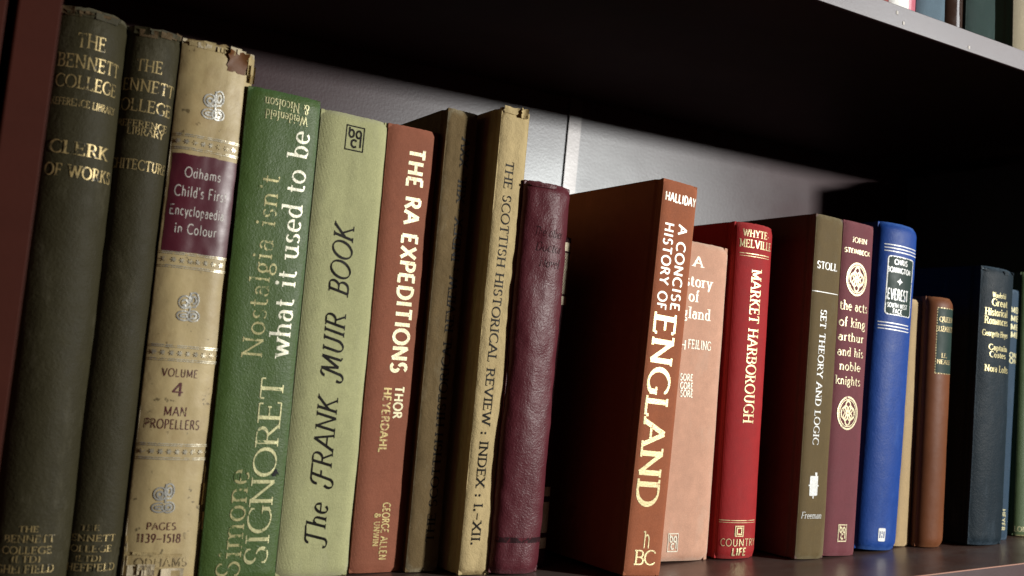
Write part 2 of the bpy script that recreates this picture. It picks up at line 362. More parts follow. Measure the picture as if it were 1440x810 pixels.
# ------------------------------------------------------------------ books
class Book:
    """TL, TR: top corners of the spine, BL, BR: lower points on its left and right edges (photograph pixels), y: depth of the
    spine's face. Solved to a real width, height and lean; then built in metres."""
    def __init__(b, label, mat, TL, TR, BL, BR, y, depth=.15, bulge=.0015, power=6, group='books standing in a row on the shelf', width=None,
                 side=None, base=0.0, cat='book', wear=.0003, rag=.0, capin=.0015, joint=True, bottom_px=None, height=None, name='book', foot=None):
        tl, tr, bl, br = (on_y(*p, y) for p in (TL, TR, BL, BR))
        al = math.atan2(tl.x - bl.x, tl.z - bl.z); ar = math.atan2(tr.x - br.x, tr.z - br.z)
        th = ar if width else (al + ar) / 2
        b.ex = Vector((math.cos(th), 0, -math.sin(th))); b.ez = Vector((math.sin(th), 0, math.cos(th)))
        if width: w = width
        else: w = ((tr - tl).dot(b.ex) + (br - bl).dot(b.ex)) / 2
        rp = (tr + br) / 2                         # a point on the right edge
        k = (base - rp.z) / b.ez.z
        foot_r = rp + b.ez * k                     # right lower corner rests on the shelf
        org = foot_r - b.ex * w
        b.h = (tr - foot_r).dot(b.ez) if not height else height
        if not width: b.h = ((tr + tl) / 2 - foot_r).dot(b.ez)
        b.w, b.bulge, b.pw, b.y, b.d, b.wear, b.rag, b.capin = w, bulge, power, y, depth, wear, rag, capin
        b.seed = random.random() * 50
        org.y = y + bulge
        # refine so that the silhouette of the rounded spine meets the measured edges
        def extent(px, py, right):
            v = (on_y(px, py, org.y) - org).dot(b.ez); best = None
            for i in range(0, 41):
                x, yy = b.prof(i / 40)
                p0 = org + b.ex * x + b.ez * v + Vector((0, yy, 0)); q0 = project(p0); q1 = project(p0 + b.ez * .01)
                e = q0[0] + (q1[0] - q0[0]) / (q1[1] - q0[1]) * (py - q0[1])
                if best is None or (e > best if right else e < best): best = e
            return px - best
        for it in range(10):
            sc_ = (org.y - CAM.y) / F * 1.1
            er = [extent(*TR, True), extent(*BR, True)]; el = [extent(*TL, False), extent(*BL, False)]
            if width: dx = sum(er) / 2 * sc_; dl = er[0] - er[1]
            else:
                dx = sum(er) / 2 * sc_; dl = (er[0] - er[1] + el[0] - el[1]) / 2; dw = (sum(er) - sum(el)) / 2 * sc_; b.w += dw * .8; dx -= dw * 0
            th += dl * sc_ / max(.1, abs(tr.z - br.z)) * .7
            b.ex = Vector((math.cos(th), 0, -math.sin(th))); b.ez = Vector((math.sin(th), 0, math.cos(th)))
            rx = foot_r.x + dx * .8; foot_r = Vector((rx, foot_r.y, foot_r.z))
            # lean turned about the foot: keep the middle of the edge in place
            foot_r.x -= dl * sc_ / 2 * .35
            org = foot_r - b.ex * b.w; org.y = y + bulge
        px_, py_ = TR; pt = on_y(px_, py_, org.y - bulge * .3); b.h = (pt - org).dot(b.ez)
        e = thing(name, label, cat, group, org); e.rotation_euler = (0, th, 0)
        b.e, b.org, b.mat, b.side = e, org, mat, side or mat
        b.lift = .00001; b.build()
        print('BOOK %-60s w %.3f h %.3f d %.2f lean %.1f x %.3f' % (label[:60], w, b.h, depth, math.degrees(th), org.x))
    def prof(b, s):
        "s in 0..1 across the spine (arc-like) -> x, y, nx, ny"
        u = s * 2 - 1
        if b.pw <= 2.5: a = u * math.pi / 2 * .92; x = math.sin(a) / math.sin(math.pi / 2 * .92); yy = (math.cos(a) - math.cos(math.pi / 2 * .92)) / (1 - math.cos(math.pi / 2 * .92))
        else: x = u; yy = 1 - abs(u) ** b.pw
        return (x + 1) / 2 * b.w, -b.bulge * yy
    def P(b, s, v, lift=0.0):
        x, y = b.prof(s); e = .004
        x0, y0 = b.prof(max(0, s - e)); x1, y1 = b.prof(min(1, s + e))
        n = Vector((y1 - y0, -(x1 - x0), 0)).normalized()
        if n.y > 0: n = -n
        d = noise.noise(Vector((x * 60 + b.seed, v * 22, 1))) * b.wear + noise.noise(Vector((x * 200 + b.seed, v * 120, 5))) * b.wear * .35
        return Vector((x, y, v)) + n * (d + lift)
    def Q(b, s, v, lift=0.0):
        "point on the built mesh itself (bilinear between its vertices), lifted along the normal"
        nx, nz, g = b.grid
        a = min(max(s, 0), 1) * nx; c = min(max(v / b.h, 0), 1) * nz
        i, j = min(int(a), nx - 1), min(int(c), nz - 1); fa, fc = a - i, c - j; st = nx + 1
        p00, p10, p01, p11 = g[j * st + i], g[j * st + i + 1], g[(j + 1) * st + i], g[(j + 1) * st + i + 1]
        p = (p00 * (1 - fa) + p10 * fa) * (1 - fc) + (p01 * (1 - fa) + p11 * fa) * fc
        n = (p10 - p00).cross(p01 - p00); n.normalize()
        if n.y > 0: n = -n
        return p + n * lift
    def build(b):
        nx, nz = 26, 84; T = .0016; V = []; Fc = []
        b.top = []
        for side_i in (0, 1):
            for j in range(nz + 1):
                t = j / nz
                for i in range(nx + 1):
                    s = i / nx
                    jag = b.rag * (noise.noise(Vector((s * 9 + b.seed, 3, 0))) + .6 * noise.noise(Vector((s * 31 + b.seed, 8, 0)))) + .0004 * noise.noise(Vector((s * 22 + b.seed, 0, 0)))
                    v = t * (b.h + jag * t ** 12)
                    p = b.P(s, v, -T * side_i)
                    de = min(v, b.h - v)
                    k = max(0, 1 - de / (b.capin * 2.2)) ** 2
                    p.y += k * b.capin; 
                    if k > 0: p.x = b.w / 2 + (p.x - b.w / 2) * (1 - .03 * k)
                    V.append(p)
        st = nx + 1; off = st * (nz + 1); b.grid = (nx, nz, V[:off])
        for j in range(nz):
            for i in range(nx):
                a = j * st + i; Fc.append((a, a + 1, a + 1 + st, a + st)); a += off; Fc.append((a, a + st, a + 1 + st, a + 1))
        for i in range(nx):
            a = i; Fc.append((a, a + off, a + off + 1, a + 1)); a = nz * st + i; Fc.append((a, a + 1, a + off + 1, a + off))
        for j in range(nz):
            a = j * st; Fc.append((a, a + st, a + off + st, a + off)); a = j * st + nx; Fc.append((a, a + off, a + off + st, a + st))
        o = link('spine', V, Fc, b.mat, b.e, True)
        at = o.data.attributes.new('rub', 'FLOAT', 'POINT'); vals = []
        for k in range(2):
            for j in range(nz + 1):
                for i in range(nx + 1):
                    v = j / nz * b.h; de = min(v, b.h - v) / .0045; ds = min(i, nx - i) / nx * b.w / .0016
                    vals.append(min(1, math.exp(-de) + .75 * math.exp(-ds)))
        at.data.foreach_set('value', vals)
        # boards with a hinge groove behind the spine's shoulder
        bt = .0026
        for sx in (0, 1):
            o = .0 if sx == 0 else b.w - bt
            pts = [(0, .0000), (0, .0022), (.0010, .0042), (.0010, .0062), (0, .0085), (0, b.d), (bt, b.d), (bt, 0)]
            if sx: pts = [(bt - x, yy) for x, yy in pts]
            n = len(pts); V = []; Fc = []
            zs = [0, .0006, b.h - .0006, b.h]
            for q, z in enumerate(zs):
                ins = .0004 if q in (0, 3) else 0
                for (x, yy) in pts:
                    cx, cy = bt / 2, b.d / 2
                    V.append((o + x + (ins if x < cx else -ins), yy + .0002 + (ins if yy < cy else -ins), z - (.0003 * noise.noise(Vector((yy * 90, z, b.seed))) if q == 3 else 0)))
            for q in range(3):
                for i in range(n):
                    a = q * n + i; c = q * n + (i + 1) % n; f = (a, a + n, c + n, c); Fc.append(f if not sx else f[::-1])
            Fc.append(tuple(range(n)) if not sx else tuple(range(n))[::-1]); Fc.append(tuple(3 * n + i for i in range(n))[::-1] if not sx else tuple(3 * n + i for i in range(n)))
            link('board', V, Fc, b.side, b.e, False)
        box('page_block', bt + .0002, b.w - bt - .0002, .0012, b.d - .004, .003, b.h - .0035, PAGES, b.e, .0004)
    # --- pixel -> (s, v) on this spine
    def sv(b, px, py):
        "s, v of the visible point of the spine seen at that pixel; runs on evenly past the silhouette"
        v = (on_y(px, py, b.org.y - b.bulge * .5) - b.org).dot(b.ez); N = 80
        for _ in range(3):
            row = []
            for i in range(N + 1):
                x, yy = b.prof(i / N); p0 = b.org + b.ex * x + b.ez * v + Vector((0, yy, 0)); q0 = project(p0); q1 = project(p0 + b.ez * .01)
                row.append((q0[0] + (q1[0] - q0[0]) / (q1[1] - q0[1]) * (py - q0[1]), v + (py - q0[1]) / (q1[1] - q0[1]) * .01))
            m0 = min(range(N // 2 + 1), key=lambda i: row[i][0]); m1 = max(range(N // 2, N + 1), key=lambda i: row[i][0])
            sp = (row[m1][0] - row[m0][0]) / (m1 - m0)
            if px <= row[m0][0]: f = m0 - (row[m0][0] - px) / sp; vv = row[m0][1]
            elif px >= row[m1][0]: f = m1 + (px - row[m1][0]) / sp; vv = row[m1][1]
            else:
                for i in range(m0, m1):
                    if row[i][0] <= px <= row[i + 1][0]: break
                t = (px - row[i][0]) / max(1e-6, row[i + 1][0] - row[i][0]); f = i + t; vv = row[i][1] * (1 - t) + row[i + 1][1] * t
            v = vv
        return f / N, v
    def inv(b, x):
        u = x / b.w * 2 - 1
        if b.pw <= 2.5:
            k = math.pi / 2 * .92
            if abs(u) > 1: return .5 + .5 * math.copysign(1 + (abs(u) - 1) * 1.2, u)
            return (math.asin(u * math.sin(k)) / k + 1) / 2
        return (u + 1) / 2
    def ribbons(b, name, polys, fs, mat, label=None):
        "polys in text space; fs maps (x, y) to (s, v); each stroke a thin ribbon on the spine"
        V = []; Fc = []
        for q in polys:
            b.lift += .0000012; lf = .00008 + b.lift; i0 = len(V); ok = True; rows = []
            for i, (x, y, hw) in enumerate(q):
                xa, ya, _ = q[max(0, i - 1)]; xb, yb, _ = q[min(len(q) - 1, i + 1)]
                l = math.hypot(xb - xa, yb - ya) or 1; nxx, nyy = -(yb - ya) / l, (xb - xa) / l
                rows.append((fs(x + nxx * hw, y + nyy * hw), fs(x, y), fs(x - nxx * hw, y - nyy * hw)))
            for r in rows:
                for (s, v) in r: V.append(b.Q(min(.995, max(.005, s)), v, lf))
            for i in range(len(rows) - 1):
                if not all(0 < s < 1 for r in (rows[i], rows[i + 1]) for s, _ in r): continue
                a = i0 + i * 3; Fc.append((a, a + 1, a + 4, a + 3)); Fc.append((a + 1, a + 2, a + 5, a + 4))
        if not Fc: return None
        return link(name, V, Fc, mat, b.e, False)
    def arc(b):
        # spine arc length used to turn s into metres
        pts = [b.prof(i / 40) for i in range(41)]
        return sum(math.dist(pts[i], pts[i + 1]) for i in range(40))
    def h(b_, *a): pass
    def hline(b, s, x0, x1, yb, cap, st, mat, flip=False, name='lettering', rise=0):
        "text across the spine between pixels x0..x1, baseline pixel yb at its middle"
        xm = (x0 + x1) / 2; _, vm = b.sv(xm, yb); _, vt = b.sv(xm, yb - cap); s0 = b.sv(x0, yb)[0]; s1 = b.sv(x1, yb)[0]
        ps, w = strokes(s, st); ch = vt - vm
        sl = st.slant
        def fs(x, y):
            x += sl * y
            if flip: return s1 + (s0 - s1) * x / w, vt - ch * y
            return s0 + (s1 - s0) * x / w, vm + ch * y
        return b.ribbons(name, ps, fs, mat)
    def vline(b, s, y0, y1, xb, xc, st, mat, up=False, name='lettering', ym=None):
        "text along the spine between pixels y0 (top) and y1; xb / xc: pixel of baseline / cap line at the middle"
        ym = ym or (y0 + y1) / 2; sb = b.sv(xb, ym)[0]; sc = b.sv(xc, ym)[0]
        # the spine tilts: find v at the pixel rows along the text's own column
        def vat(py):
            px = xb
            for _ in range(5):
                ss, vv = b.sv(px, py); px += (sb - ss) * b.w * F / (abs(b.org.y - CAM.y) + .35)
            return b.sv(px, py)[1]
        v0, v1 = vat(y0), vat(y1); ps, w = strokes(s, st); sl = st.slant
        def fs(x, y):
            x += sl * y
            if up: return sb + (sc - sb) * y, v1 + (v0 - v1) * x / w
            return sb + (sc - sb) * y, v0 + (v1 - v0) * x / w
        return b.ribbons(name, ps, fs, mat)
    def patch(b, name, s0, s1, v0, v1, mat, lift=.00007, nx=40, nz=None, thick=.0, rag=0):
        nz = nz or max(2, int(abs(v1 - v0) / b.h * 250))
        "a panel (label, band) lying on the spine"
        b.lift += .000002; lf = lift + b.lift; V = []; Fc = []
        for j in range(nz + 1):
            for i in range(nx + 1):
                s = s0 + (s1 - s0) * i / nx; v = v0 + (v1 - v0) * j / nz
                if rag and j in (0, nz): v += rag * noise.noise(Vector((s * 14, j + b.seed, 0)))
                if rag and i in (0, nx): s += rag * 8 * noise.noise(Vector((v * 300, i + b.seed, 0)))
                V.append(b.Q(s, v, lf))
        st = nx + 1
        for j in range(nz):
            for i in range(nx): a = j * st + i; Fc.append((a, a + 1, a + 1 + st, a + st))
        return link(name, V, Fc, mat, b.e, True)
    def rule(b, py, x0, x1, mat, t=.0005, name='rule'):
        s0, _ = b.sv(x0, py); s1, _ = b.sv(x1, py); v = b.sv((x0 + x1) / 2, py)[1]
        return b.patch(name, max(.01, s0), min(.99, s1), v - t / 2, v + t / 2, mat, nz=1)
    def shape(b, name, px, py, rpx, polys, mat, asp=1.0):
        "emblem: polylines in a unit circle round pixel (px, py), radius rpx tall"
        s, v = b.sv(px, py); _, v2 = b.sv(px, py - rpx); r = v2 - v; al = b.arc()
        return b.ribbons(name, polys, lambda x, y: (s + x * r * asp / al, v + y * r), mat)

def circ(cx, cy, rx, ry, hw, a0=0, a1=360, n=28):
    return [(cx + rx * math.cos(math.radians(a0 + (a1 - a0) * i / n)), cy + ry * math.sin(math.radians(a0 + (a1 - a0) * i / n)), hw) for i in range(n + 1)]
def seg(x0, y0, x1, y1, hw, n=3): return [(x0 + (x1 - x0) * i / n, y0 + (y1 - y0) * i / n, hw) for i in range(n + 1)]
def frame(x0, y0, x1, y1, hw): return [seg(x0 - hw, y0, x1 + hw, y0, hw), seg(x0 - hw, y1, x1 + hw, y1, hw), seg(x0, y0, x0, y1, hw), seg(x1, y0, x1, y1, hw)]

GOLD = (.62, .47, .20); PALEG = (.80, .72, .45); WHITE = (.86, .84, .76); CREAM = (.85, .80, .60); BLACK = (.012, .010, .008); SILVER = (.62, .64, .62)
def foil(n, c, under=None, hide=0, metal=.25, rough=.42, scale=240): return foil_mat(n, c, metal, rough, hide, under, scale)

def flake(b, name, s, v, w, h, mat, curl=.003, seed=0, thick=.0007, n=7):
    "a lifted scrap of torn covering with its own thickness"
    V = []; Fc = []
    for side in (0, 1):
        for j in range(n + 1):
            for i in range(n + 1):
                x = i / n - .5; z = j / n - .5
                r = 1 + .35 * noise.noise(Vector((x * 6 + seed, z * 6, seed)))
                p = b.P(min(.99, max(.01, s + x * w * r / b.w)), v + z * h * r, .0002 + side * -thick + curl * max(0, abs(x) * 2 * (1 if seed % 2 else z + .5)) ** 2)
                V.append(p)
    st = n + 1; off = st * st
    for j in range(n):
        for i in range(n):
            a = j * st + i; Fc.append((a, a + 1, a + 1 + st, a + st)); a += off; Fc.append((a, a + st, a + 1 + st, a + 1))
    for i in range(n):
        a = i; Fc.append((a, a + off, a + off + 1, a + 1)); a = n * st + i; Fc.append((a, a + 1, a + off + 1, a + off))
        a = i * st; Fc.append((a, a + st, a + off + st, a + off)); a = i * st + n; Fc.append((a, a + off, a + off + st, a + st))
    return link(name, V, Fc, mat, b.e, True)
rt = random.Random(5)
def frays(pts, n, w, h, curl=.0011, mats=(), jx=3, jy=6):
    "small lifted fibres and scraps scattered along a line of pixels"
    for k in range(n):
        t = rt.random() * (len(pts) - 1); i = int(t); f = t - i
        px = pts[i][0] * (1 - f) + pts[i + 1][0] * f + rt.uniform(-jx, jx); py = pts[i][1] * (1 - f) + pts[i + 1][1] * f + rt.uniform(-jy, jy)
        sx, vv = b.sv(px, py); flake(b, 'torn_edge', sx, vv, w * rt.uniform(.5, 1.4), h * rt.uniform(.5, 1.5), rt.choice(mats), curl * rt.uniform(.4, 1.5), rt.randint(2, 40), .0004, 6)
# 1, 2 ---- two dark olive reference volumes
OL = (.038, .033, .015)
m_ol = cover_mat('olive_cloth', OL, 'pebble', .60, (.11, .10, .065), .40, .16, .6, .5)
g_ol = foil('worn_gold_on_olive', (.46, .35, .15), OL, .24, .35)
b = Book('worn olive cloth volume lettered CLERK OF WORKS, leftmost book beside the case side', m_ol, (62, 12), (187, 33), (-22, 800), (93, 800), .122, .17, .0150, 2, rag=.0014, wear=.0006, capin=.003)
for s, x0, x1, yb, cap, st in (('THE', 108, 148, 69, 20, ROMAN), ('BENNETT', 80, 167, 98, 19, ROMAN), ('COLLEGE', 77, 163, 126, 18, ROMAN), ('REFERENCE LIBRARY', 71, 161, 151, 10, ROMAN),
                               ('CLERK', 69, 150, 218, 18, ROMANB), ('OF WORKS', 62, 153, 250, 17, ROMANB), ('THE', 26, 54, 748, 8, ROMAN), ('BENNETT', 6, 75, 763, 10, ROMAN),
                               ('COLLEGE', 3, 71, 779, 10, ROMAN), ('(LTD)', 16, 56, 791, 9, ROMAN), ('SHEFFIELD', -3, 73, 806, 11, ROMAN)): b.hline(s, x0, x1, yb, cap, st, g_ol)
m_fr = cover_mat('frayed_brown_cloth', (.09, .060, .030), 'paper', .8, (.2, .16, .1), .5, .1, 2, .6)
frays([(95, 14), (183, 33)], 12, .006, .0028, .0006, (m_ol, m_fr), 3, 2)
b = Book('worn olive cloth volume lettered ARCHITECTURE, second from the left', m_ol, (160, 34), (257, 54), (76, 800), (167, 800), .1255, .17, .0110, 2, rag=.0014, wear=.0006, capin=.003, width=.029)
for s, x0, x1, yb, cap, st in (('THE', 191, 228, 101, 17, ROMAN), ('BENNETT', 167, 243, 129, 17, ROMAN), ('COLLEGE', 163, 239, 157, 17, ROMAN), ('REFERENCE', 166, 234, 179, 9, ROMAN), ('LIBRARY', 178, 229, 191, 10, ROMAN),
                               ('ARCHITECTURE', 146, 231, 238, 14, ROMAN), ('THE', 114, 139, 746, 8, ROMAN), ('BENNETT', 94, 160, 761, 9, ROMAN), ('COLLEGE', 92, 155, 776, 9, ROMAN),
                               ('(LTD)', 106, 141, 789, 8, ROMAN), ('SHEFFIELD', 88, 158, 803, 10, ROMAN)): b.hline(s, x0, x1, yb, cap, st, g_ol)

frays([(192, 42), (252, 53)], 9, .005, .0026, .0006, (m_ol, m_fr), 3, 2)
# 3 ---- cream encyclopaedia with maroon label
CR = (.47, .37, .185)
m_cr = cover_mat('aged_cream_cloth', CR, 'smooth', .47, (.22, .15, .07), .45, .35, 1.6, .5, 0, .8)
m_crs = cover_mat('cream_torn_edge', (.55, .47, .32), 'paper', .8, None, .3, .3, 2, .5)
m_mar = cover_mat('maroon_label', (.085, .012, .022), 'smooth', .42, (.16, .05, .05), .3, .5, .8, .3)
m_tape = cover_mat('brown_torn_leather', (.12, .045, .012), 'smooth', .5, None, .1, .2, 1, .5)
b = Book('stained cream volume with maroon title label, torn at head and foot, lettered VOLUME 4', m_cr, (259, 54), (357, 76), (172, 785), (283, 785), .1255, .17, .0050, 3.2, side=m_crs, rag=.0022, wear=.0007, capin=.002)
s0, va = b.sv(243, 214); s1, _ = b.sv(340, 214); _, vb = b.sv(275, 357)
b.patch('title_label', .03, .955, vb, va, m_mar, rag=.0004)
wh = foil('white_print', (.66, .64, .58), (.085, .012, .022), .16, 0, .5)
for s, x0, x1, yb, cap in (('Odhams', 259, 310, 252, 14), ("Child's First", 244, 318, 279, 15), ('Encyclopaedia', 237, 314, 305, 14), ('in Colour', 244, 304, 330, 14)): b.hline(s, x0, x1, yb, cap, SANS, wh)
br = foil('maroon_print', (.10, .018, .022), CR, .08, 0, .5)
for s, x0, x1, yb, cap, st in (('VOLUME', 227, 278, 530, 11, SANS), ('4', 241, 257, 557, 19, SANS), ('MAN', 230, 262, 585, 13, SANS), ('PROPELLERS', 203, 280, 603, 13, SANS), ('PAGES', 206, 247, 745, 10, SANS), ('1139~1518', 192, 253, 763, 12, SANS)): b.hline(s, x0, x1, yb, cap, st, br)
sil = foil('silver_stamp', (.60, .60, .55), CR, .10, .6, .35); silf = foil('faint_silver', (.56, .52, .40), CR, .30, .4, .35)
b.hline('ODHAMS', 189, 262, 797, 12, SANS, foil('blind_stamp', (.25, .19, .10), CR, .35, 0))
for (px, py) in ((301, 148), (266, 431), (231, 700)):
    P = [circ(-.32, .25, .42, .40, .05, 20, 330, 18), circ(.30, .45, .34, .46, .05, -60, 220, 18), circ(-.28, -.62, .50, .30, .05, 0, 360, 18), circ(.36, -.60, .42, .34, .05, 0, 360, 18),
         circ(.30, .42, .16, .24, .07, 0, 360, 12), circ(-.32, .22, .2, .18, .07, 0, 360, 12), circ(.36, -.6, .2, .16, .08, 0, 360, 12), circ(-.3, -.62, .26, .1, .06, 0, 360, 12), seg(-.5, -.1, .5, .0, .06), seg(.05, .9, .1, -.3, .06)]
    b.shape('emblem', px, py, 22, P, sil, .95)
for (px, py) in ((292, 204), (272, 368), (254, 497), (243, 635)):
    _, v = b.sv(px, py)
    for dv in (-.0040, -.0031, .0031, .0040): b.patch('silver_rule', .04, .94, v + dv - .00022, v + dv + .00022, silf, nz=1)
    al = b.arc(); star = []
    for k in range(9):
        cx = .08 + k * .105
        for a in (0, 60, 120):
            star.append(((cx, v), a))
    b.ribbons('star_band', [[(c[0] * al - .0014 * math.cos(math.radians(a)), c[1] - .0014 * math.sin(math.radians(a)), .00024), (c[0] * al, c[1], .00032), (c[0] * al + .0014 * math.cos(math.radians(a)), c[1] + .0014 * math.sin(math.radians(a)), .00024)] for c, a in star], lambda x, y: (x / al, y), silf)
sx, vv = b.sv(334, 88); flake(b, 'torn_leather_scrap', sx, vv, .0105, .0115, m_tape, .0030, 2, .0010)
m_cre = cover_mat('cream_lifted_covering', CR, 'paper', .7, (.30, .20, .09), .5, .2, 1.5, .6)
frays([(352, 78), (350, 118)], 5, .0030, .007, .0012, (m_crs, m_cre))
frays([(266, 60), (345, 76)], 8, .008, .003, .0006, (m_crs, m_cre, m_crs), 4, 2)
frays([(292, 660), (287, 710), (281, 790)], 15, .0026, .010, .0013, (m_crs, m_cre))
frays([(176, 740), (173, 800)], 6, .0026, .008, .0010, (m_crs, m_cre))
frays([(180, 803), (270, 806)], 9, .009, .004, .0010, (m_crs, m_cre), 4, 3)
frays([(180, 778), (268, 784)], 5, .012, .0012, .0005, (m_cre,), 4, 1)

# 4 ---- green
GR = (.062, .112, .024)
m_gr = cover_mat('green_cloth', GR, 'leather', .50, (.06, .13, .05), .2, .35, .22, .3)
g4 = foil('cream_foil', (.86, .84, .66), GR, .05, .2); g4w = foil('rubbed_gold_on_green', (.50, .46, .22), GR, .30, .3); g4m = foil('gold_on_green', (.62, .60, .32), GR, .12, .3)
b = Book('green cloth memoir with large cream title running up its spine', m_gr, (350, 121), (451, 142), (280, 800), (388, 800), .1235, .17, .0022, 5, wear=.0004, rag=.0005)
b.vline('what it used to be', 188, 503, 420, 391, Style(.13, .045, .05, 0, .09), g4, True)
b.vline("Nostalgia isn't", 249, 503, 380.5, 352, Style(.10, .04, .05, 0, .10), g4w, True)
b.vline('SIGNORET', 532, 794, 387, 355, Style(.115, .04, .07, 0, .05), g4m, True)
b.vline('Simone', 661, 812, 343, 310, Style(.10, .04, .05, 0, .09), g4w, True)
b.hline('Weidenfeld', 372, 432, 172, 13, ROMAN, g4m, True); b.hline('& Nicolson', 371, 434, 156, 14, ROMAN, g4m, True)

sx, vv = b.sv(393, 661); al = b.arc()
b.ribbons('stain', [[(sx * al - .004, vv - .003, .0006), (sx * al - .001, vv - .001, .0022), (sx * al + .002, vv + .001, .0026), (sx * al + .003, vv + .005, .0012), (sx * al + .003, vv + .009, .0003)]], lambda x, y: (x / al, y), foil_mat('dark_stain', (.03, .03, .035), 0, .6, .3, GR))
# 5 ---- pale green
PG = (.485, .49, .255)
m_pg = cover_mat('pale_green_cloth', PG, 'cloth', .68, (.44, .44, .28), .3, .12, 1.2, .35)
ink = foil('black_print', BLACK, None, 0, 0, .45)
b = Book('pale sage green cloth book with black swash italic title', m_pg, (452, 152), (547, 173), (388, 800), (488, 800), .1225, .16, .0030, 4.5, wear=.0005, rag=.0005, capin=.0022)
b.vline('\u00dehe  \u00d4RANK  \u00b5UIR  BOOK', 321, 768, 477, 449, ITAL, ink, True)
def bpc(b, px, py, r, mat, hw=.09, asp=.85):
    P = frame(-.95, -1, .95, 1, hw * .6) + [circ(-.38, .38, .26, .30, hw), circ(.40, .38, .26, .30, hw), circ(-.02, -.42, .30, .30, hw, 40, 320), seg(-.62, .38, -.62, .9, hw), seg(.64, .4, .64, -.7, hw)]
    b.shape('book_club_mark', px, py, r, P, mat, asp)
bpc(b, 499, 195, 17, ink, .09)
# 6 ---- terracotta
TC = (.31, .112, .066)
m_tc = cover_mat('terracotta_cloth', TC, 'cloth', .66, (.36, .13, .08), .3, .12, .8, .2)
g6 = foil('pale_gold', (.88, .82, .52), TC, .06, .2)
g6w = foil('rubbed_gold_on_terracotta', (.62, .48, .20), TC, .22, .3)
b = Book('terracotta cloth book with bold cream lettering THE RA EXPEDITIONS', m_tc, (548, 172), (616, 187), (490, 800), (567, 800), .1225, .16, .0020, 5, wear=.0003)
b.vline('THE RA EXPEDITIONS', 207, 523, 563, 584, SANSB, g6)
b.vline('THOR', 543, 588, 554, 566, SANSB, g6); b.vline('HEYERDAHL', 545, 636, 536, 547, SANSB, g6w)
b.vline('GEORGE ALLEN', 707, 787, 535.5, 545.5, SANSB, g6w); b.vline('& UNWIN', 722, 768, 525, 533, SANSB, g6w)
# 7, 8 ---- paper bound review indexes
KH = (.175, .122, .058); KL = (.57, .445, .23)
m_k1 = cover_mat('dull_khaki_paper', KH, 'paper', .8, (.26, .22, .14), .5, .10, 1.8, .9)
m_k2 = cover_mat('buff_paper', KL, 'paper', .8, (.30, .22, .10), .6, .10, 1.9, .5)
b = Book('shaded khaki paper index volume with small black lettering running upwards', m_k1, (630, 152), (673, 161), (571, 800), (613, 800), .1160, .15, .0012, 6, wear=.0007, rag=.0008)
b.vline('THE SCOTTISH HISTORICAL REVIEW : INDEX : XIII.~XXV', 196, 762, 635, 624, Style(.16, .06, .08, 0, .10), ink, True)
b = Book('buff paper index volume lettered THE SCOTTISH HISTORICAL REVIEW, crumpled at its head', m_k2, (709, 152), (743, 159), (643, 800), (689, 800), .098, .15, .0014, 5, wear=.0009, rag=.0022, capin=.0025)
b.vline('THE SCOTTISH HISTORICAL REVIEW : INDEX : I.~XII.', 226, 766, 687, 698.5, Style(.16, .06, .08, 0, .10), ink)
sx, vv = b.sv(722, 156); flake(b, 'crumpled_head', sx, vv, .012, .004, m_k2, .0020, 4)
sx, vv = b.sv(736, 160); flake(b, 'crumpled_head', sx, vv, .005, .006, m_k2, .0020, 3)
# 9 ---- burgundy leather
BU = (.105, .018, .026)
m_bu = cover_mat('burgundy_leather', BU, 'leather', .44, (.14, .05, .06), .35, .28, .25, .5)
b = Book('creased burgundy leather book with a rubbed dark title', m_bu, (736, 250), (805, 266), (690, 800), (753, 800), .089, .15, .0075, 2, wear=.0014, rag=.0006, capin=.003)
dk = foil('rubbed_dark_title', (.03, .012, .014), BU, .30, 0, .5)
b.hline('The other', 751, 789, 333, 13, ITALS, dk); b.hline('Doctor', 753, 787, 354, 13, ITALS, dk); b.hline('Novel', 758, 784, 376, 13, ITALS, dk)
_, v = b.sv(728, 760); b.patch('dark_band', .08, .95, v - .0016, v + .0016, dk)
frays([(742, 256), (800, 268)], 4, .006, .0020, .0005, (m_bu,), 3, 1)
# 10 --- decorated dark book set behind
m_dk = cover_mat('deep_burgundy_cloth', (.035, .008, .010), 'cloth', .6, None, .05, .1, .6, .2)
cb = foil('cream_block', (.52, .44, .28), None, 0, .1, .5)
b = Book('dark burgundy book with cream panels, mostly hidden behind the burgundy leather book', m_dk, (762, 326), (803.5, 335), (722, 800), (764.5, 800), .104, .14, .0030, 3, wear=.0001, width=.0125)
for (y0, y1) in ((343, 355), (418, 430), (684, 697), (705, 748), (755, 770)):
    sR = .95; xx = 803 - (y0 - 343) * (803 - 770) / 427
    _, v0 = b.sv(xx, y1); _, v1 = b.sv(xx, y0); b.patch('cream_panel', .30, .96, v0, v1, cb, nz=2)
_, v0 = b.sv(800, 416); _, v1 = b.sv(803, 357)
P = []
W_ = b.arc()
nn = 14
for k in range(-6, nn):
    y0 = v0 + (v1 - v0) * k / nn
    for sgn in (1, -1):
        a = (.3 * W_, y0 if sgn > 0 else y0 + .0107); c = (.96 * W_, y0 + .0107 if sgn > 0 else y0)
        pts = [(a[0] + (c[0] - a[0]) * i / 12, a[1] + (c[1] - a[1]) * i / 12, .00016) for i in range(13)]
        pts = [p for p in pts if v0 <= p[1] <= v1]
        if len(pts) > 2: P.append(pts)
b.ribbons('lattice', P, lambda x, y: (x / W_, y), cb)
b.vline('VICTORIA', 560, 680, 774, 784, ROMAN, cb) if False else None

